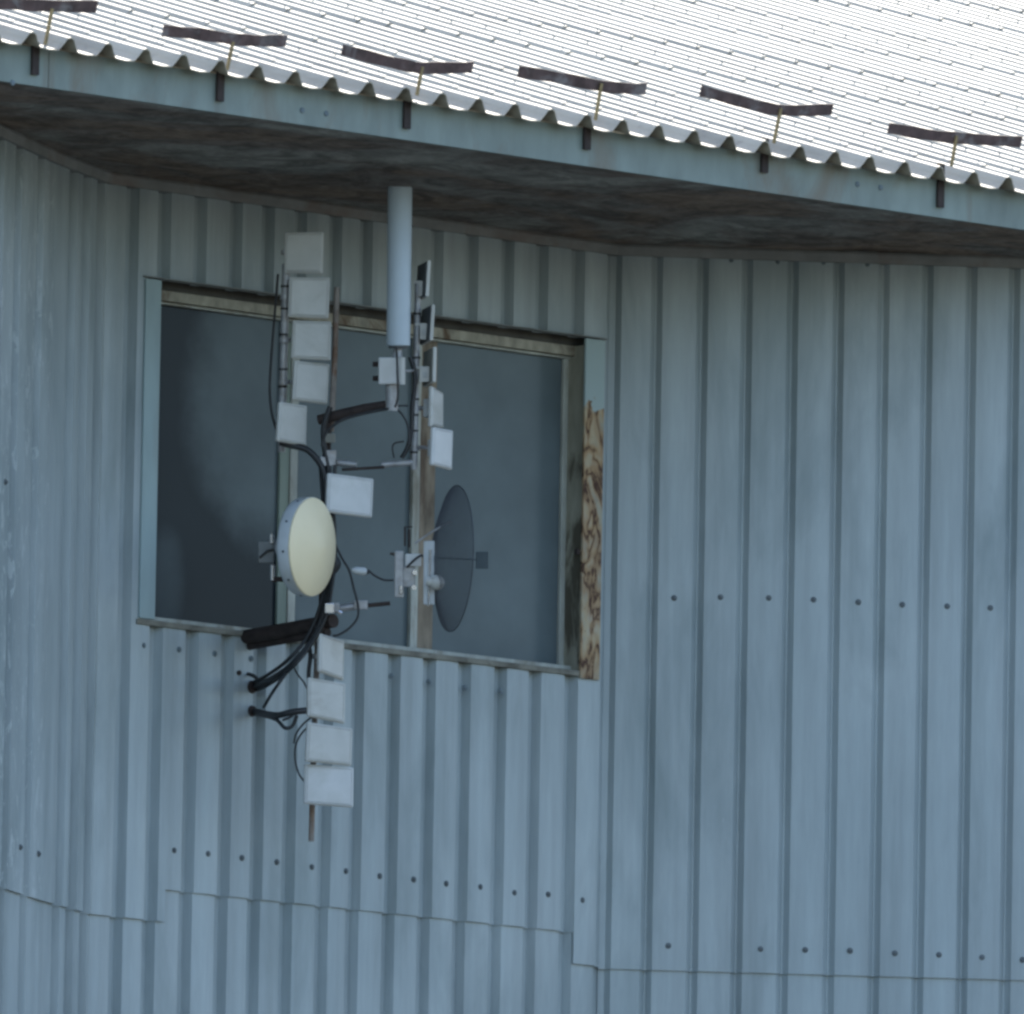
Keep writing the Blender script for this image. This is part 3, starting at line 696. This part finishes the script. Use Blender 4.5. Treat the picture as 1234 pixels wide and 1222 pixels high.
# ------------------------------------------------------------ small box below the tube
jb = thing('junction_box', 'small white weatherproof box under the tube antenna with clamp arms', 'junction box', RD(472, 463, -0.14))
th = rad(30); hd1 = (Rh*math.cos(th)+Fh*math.sin(th)); hd2 = Fh*math.cos(th)-Rh*math.sin(th)
c = RD(471.5, 447, -0.12)
q = MB(); q.obox(c-Rc*0.012, Rc*0.048, F*0.04, Uc*0.063); q.build('box_body', M['whiteb'], jb, bevel=0.006)
q = MB(); q.tube([c+Rc*0.046-Uc*0.064, c+Rc*0.046+Uc*0.064], 0.020, 16); q.build('round_cover', M['white'], jb, smooth=50)
for dy in (-8, 9):
    q = MB(); q.tube([RD(449, 447+dy, -0.1), RD(458, 447+dy, -0.1)], 0.012, 8); q.build('clamp_screw', M['darksteel'], jb)
q = MB(); q.tube([RD(488, 447, -0.1), RD(494, 447, -0.1), RD(501, 446, -0.02)], 0.006, 8); q.build('bracket', M['steel'], jb)

# ------------------------------------------------------------ cream dish with shroud
fd = (Rh*math.cos(rad(-25))+Fh*math.sin(rad(-25)))
fd = (Rh*math.sin(rad(63))-Fh*math.cos(rad(63))+Vector((0, 0, -0.05))).normalized()
dc = RD(375.5, 659, -0.32)
cdish = thing('dish_antenna', 'round antenna dish with yellowed cream cover and grey shroud, facing right', 'antenna', dc-fd*0.1)
q = MB(); q.lathe(dc, fd, [(0.0, 0.232), (0.006, 0.231), (0.010, 0.226), (0.034, 0.15), (0.058, 0.06), (0.066, 0.02), (0.068, 0.0)], 64); q.build('front_cover', M['cream'], cdish, smooth=35)
q = MB(); q.lathe(dc, fd, [(-0.002, 0.231), (-0.003, 0.234), (-0.05, 0.232), (-0.065, 0.226), (-0.082, 0.19), (-0.100, 0.12), (-0.110, 0.05), (-0.112, 0)], 64); q.build('shroud', M['drum'], cdish, smooth=45)
for k in range(10):
    g_ = k*36+12; a_ = fd.cross(Vector((0, 0, 1))).normalized(); b2 = fd.cross(a_)
    rdv = a_*math.cos(rad(g_))+b2*math.sin(rad(g_)); p = dc-fd*0.028+rdv*0.233
    q = MB(); q.tube([p, p+rdv*0.004], 0.006, 8); q.build('screw', M['screw'], cdish)
q = MB(); q.tube([dc-fd*0.10, dc-fd*0.17], 0.05, 16); q.build('mount_hub', M['steel'], cdish, smooth=50)
q = MB(); c = RD(321, 665.5, -0.10); q.obox(c, Rc*0.036, Uc*0.050, F*0.04); q.build('mount_plate', M['trim'], cdish, bevel=0.005)
for (px, py, h_) in ((327.5, 649, 0.022), (328.5, 690, 0.036)):
    q = MB(); c = RD(px, py, -0.14); q.tube([c-Uc*h_, c+Uc*h_], 0.012, 12); q.build('clamp_bolt', M['chrome'], cdish, smooth=50)
q = MB(); q.obox(RD(337, 698, -0.12), Rc*0.035, Uc*0.012, F*0.03); q.build('clamp_jaw', M['darksteel'], cdish, bevel=0.003)
q = MB(); q.tube([RD(313, 672, -0.145), RD(322, 664, -0.15), RD(334, 661, -0.15)], 0.005, 6); q.build('strap', M['rubber'], cdish)

# ------------------------------------------------------------ wire grid dish
gn = (Rh*math.sin(rad(74))+Fh*math.cos(rad(74))).normalized()
rim = RD(546.5, 673, -0.05); R0 = 0.345; dep = 0.085
vert = rim-gn*dep
ga_ = Vector((0, 0, 1)); ga_ = (ga_-gn*ga_.dot(gn)).normalized(); gb_ = gn.cross(ga_)
gdish = thing('grid_dish_antenna', 'dark see-through wire mesh dish antenna in front of the right pane', 'antenna', vert)
def gp(u_, v_): return vert+ga_*u_+gb_*v_+gn*(dep*(u_*u_+v_*v_)/(R0*R0))
q = MB(); npw = 40
for k in range(-npw, npw+1):
    a = k*R0/(npw+0.5); e = math.sqrt(R0*R0-a*a); n_ = 10
    q.tube([gp(a, -e+2*e*j/n_) for j in range(n_+1)], 0.0011, 4, False)
    if True: q.tube([gp(-e+2*e*j/n_, a) for j in range(n_+1)], 0.0011, 4, False)
q.build('reflector_grid', M['mesh'], gdish)
q = MB(); q.tube([gp(R0*math.cos(rad(k*7.5)), R0*math.sin(rad(k*7.5))) for k in range(49)], 0.0026, 6); q.build('rim', M['mesh'], gdish)
fp = RD(581, 675, -0.05)
q = MB(); q.tube([vert, fp], 0.0035, 8); q.build('feed_boom', M['feed'], gdish)
q = MB(); q.obox(fp, Rc*0.030, F*0.008, Uc*0.040); q.build('feed', M['feed'], gdish, bevel=0.003)
# mount
q = MB(); q.obox(RD(517, 690, -0.02), Rc*0.026, Uc*0.15, F*0.012); q.build('mount_plate', M['drum'], gdish, bevel=0.004)
q = MB(); q.tube([RD(518.5, 662, -0.04), RD(516, 730, -0.04)], 0.006, 8); q.build('plate_edge', M['chrome'], gdish)
q = MB(); c = RD(526.5, 702, -0.08); q.lathe(c-F*0.034, F, [(0.036-0.036*math.cos(rad(k*15)), 0.036*math.sin(rad(k*15))) for k in range(13)], 24); q.tube([RD(514, 700, -0.08), c], 0.022, 14); q.build('end_cap', M['white'], gdish, smooth=50)
q = MB(); q.obox(RD(498, 675, -0.02), Rc*0.038, Uc*0.030, F*0.03); q.build('clamp', M['whiteb'], gdish, bevel=0.006)
q = MB(); q.obox(RD(490, 695, 0.0), Rc*0.042, Uc*0.05, F*0.03); q.build('clamp', M['steel'], gdish, bevel=0.006)
q = MB(); q.obox(RD(481, 692, -0.02), Rc*0.022, Uc*0.11, F*0.02); q.build('clamp_plate', M['steel'], gdish, bevel=0.005)
for (px, py) in ((500, 690), (499, 708)):
    q = MB(); q.tube([RD(px, py, -0.08), RD(px, py, -0.03)], 0.012, 10); q.build('bolt', M['chrome'], gdish)
q = MB(); q.tube([RD(483, 706, -0.05), RD(483, 715, -0.05)], 0.009, 8); q.build('bolt', M['chrome'], gdish)
q = MB(); q.tube([RD(488, 658, -0.02), RD(488, 635, -0.02), RD(497, 635, -0.02)], 0.0045, 6); q.tube([RD(493, 660, -0.02), RD(493, 638, -0.02)], 0.006, 6); q.build('u_bolt', M['darksteel'], gdish)
q = MB(); q.tube([RD(470, 667, -0.02), RD(484, 670, -0.02)], 0.006, 8); q.build('bolt', M['darksteel'], gdish)
q = MB(); q.tube([RD(500, 655, -0.06), RD(522, 640, -0.06), RD(544, 628, -0.06)], 0.005, 8); q.build('stay_rod', M['steel'], gdish)

# ------------------------------------------------------------ cables
def cable(pts, r, label, dd=-0.06, m='rubber'):
    P = [RD(p[0], p[1], (p[2] if len(p) > 2 else dd)) for p in pts]
    q = MB(); q.tube(catmull(P, 6), r, 8); o = q.build('cable', M[m], smooth=60)
    return tag(o, label, 'cable', 'black antenna cables')
cable([(478, 419), (479, 450), (479.5, 478), (476, 491)], 0.0055, 'thin black cable dropping straight from the tube antenna across the small white box', -0.19)
cable([(476, 491), (485, 500), (492, 515), (492, 535), (485, 551)], 0.005, 'thin black cable curving from the upper arm down beside the right pole', -0.1)
cable([(494, 430), (499, 445), (500, 465), (497, 490), (496, 515), (492, 537), (484, 552)], 0.011, 'thick black cable hugging the left side of the right pole', -0.05)
cable([(475, 489), (481, 489), (492, 489)], 0.004, 'short level black cable bridging upper arm and right pole', -0.1)
cable([(475, 552), (473, 540), (476, 534), (487, 532)], 0.004, 'small loop of thin cable above the middle arm', -0.06)
cable([(472, 492), (445, 497), (415, 505), (398, 516), (390, 528), (388, 538)], 0.007, 'black cable arching beneath the upper arm', -0.12)
cable([(337, 533), (352, 537), (368, 541), (380, 551), (389, 566), (393, 590), (395, 618)], 0.015, 'thick black cable looping from under the narrow left panel to the middle mast', -0.05)
cable([(398, 490), (390, 515), (391, 540), (396, 565), (398, 600), (402, 632), (401, 665), (398, 700), (391, 735), (378, 768), (352, 800), (330, 816, 0.1), (318, 822, 0.3), (303, 829, 0.57)], 0.013, 'thickest black cable bundle running down the mast and back to the wall', -0.04)
cable([(404, 560), (401, 600), (399, 640), (404, 668), (400, 705), (393, 742), (374, 778), (350, 806), (322, 826, 0.3), (306, 832, 0.57)], 0.009, 'medium black cable twisting along the right side of the thickest bundle', -0.07)
cable([(386, 560), (389, 600), (393, 645), (394, 690), (386, 730), (370, 768), (345, 797), (318, 816, 0.3), (301, 824, 0.57)], 0.009, 'medium black cable twisting along the left side of the thickest bundle', -0.03)
cable([(388, 745), (372, 780), (350, 805), (330, 832), (318, 852, 0.5)], 0.008, 'thin black cable slanting down left beside the thick bundle', -0.02)
cable([(399, 640), (406, 660), (413, 674), (421, 688), (426, 708), (431, 727), (431, 744), (421, 757), (408, 765), (401, 766)], 0.0055, 'thin black cable drooping in a wide bow right of the cream dish', -0.06)
cable([(287, 811, 0.58), (298, 812, 0.48), (309, 817, 0.42), (312, 828, 0.52)], 0.009, 'short cable stub poking from the wall below the wall arm', 0.2)
cable([(302, 856, 0.57), (318, 860, 0.3), (335, 862, 0.0), (352, 858), (372, 856)], 0.016, 'thick cable pair running from the wall hole to the lower pole')
cable([(302, 859, 0.57), (320, 863, 0.3), (334, 868, 0.0), (343, 877), (352, 875), (358, 862)], 0.009, 'sagging cable loop under the lower pair')
cable([(340, 868), (350, 864), (360, 856), (372, 860)], 0.006, 'little upward cable arc beside the second lower panel')
cable([(371, 876), (362, 886), (356, 900), (356, 918), (361, 934), (369, 944)], 0.0045, 'thin cable bowing out left of the two lowest panels', -0.02)
cable([(376, 864), (366, 872), (357, 884), (354, 896)], 0.0045, 'short thin cable curl left of the third lower panel', -0.02)
cable([(352, 796), (357, 810), (366, 822), (370, 830)], 0.004, 'thin cable crossing between the thick bundle and the second lower panel', 0.0)
cable([(371, 770), (374, 790), (372, 812), (374, 840)], 0.010, 'black cable strapped along the top of the lower pole', 0.0)
cable([(335, 330), (331, 380), (327, 430), (325, 470), (328, 500), (334, 520)], 0.006, 'thin black cable left of the left pole', 0.08)
cable([(444, 687), (452, 694), (463, 699), (474, 699)], 0.005, 'thin cable joining the white connector to the mesh dish mount', -0.06)
cable([(490, 684), (498, 676), (506, 670), (510, 670)], 0.006, 'short cable across the mesh dish clamp', -0.09)
for (pts, lab) in (([(398, 690), (405, 680), (400, 672)], 'small knot of black tape on the mast right of the cream dish'),):
    cable(pts, 0.024, lab, -0.06)
cn = thing('cable_connector', 'small pale cable connector hanging right of the cream dish', 'connector', RD(432, 688, -0.06))
q = MB(); a, b_ = RD(424, 687, -0.06), RD(442, 689, -0.06); ax = (b_-a).normalized(); Ln = (b_-a).length
q.lathe(a, ax, [(0, 0), (0, 0.008), (Ln*.3, 0.018), (Ln*.85, 0.019), (Ln, 0.012), (Ln, 0)], 16); q.build('sleeve', M['drum'], cn, smooth=50)
q = MB(); q.tube([b_, b_+ax*0.012], 0.010, 10); q.build('gland', M['tie'], cn)
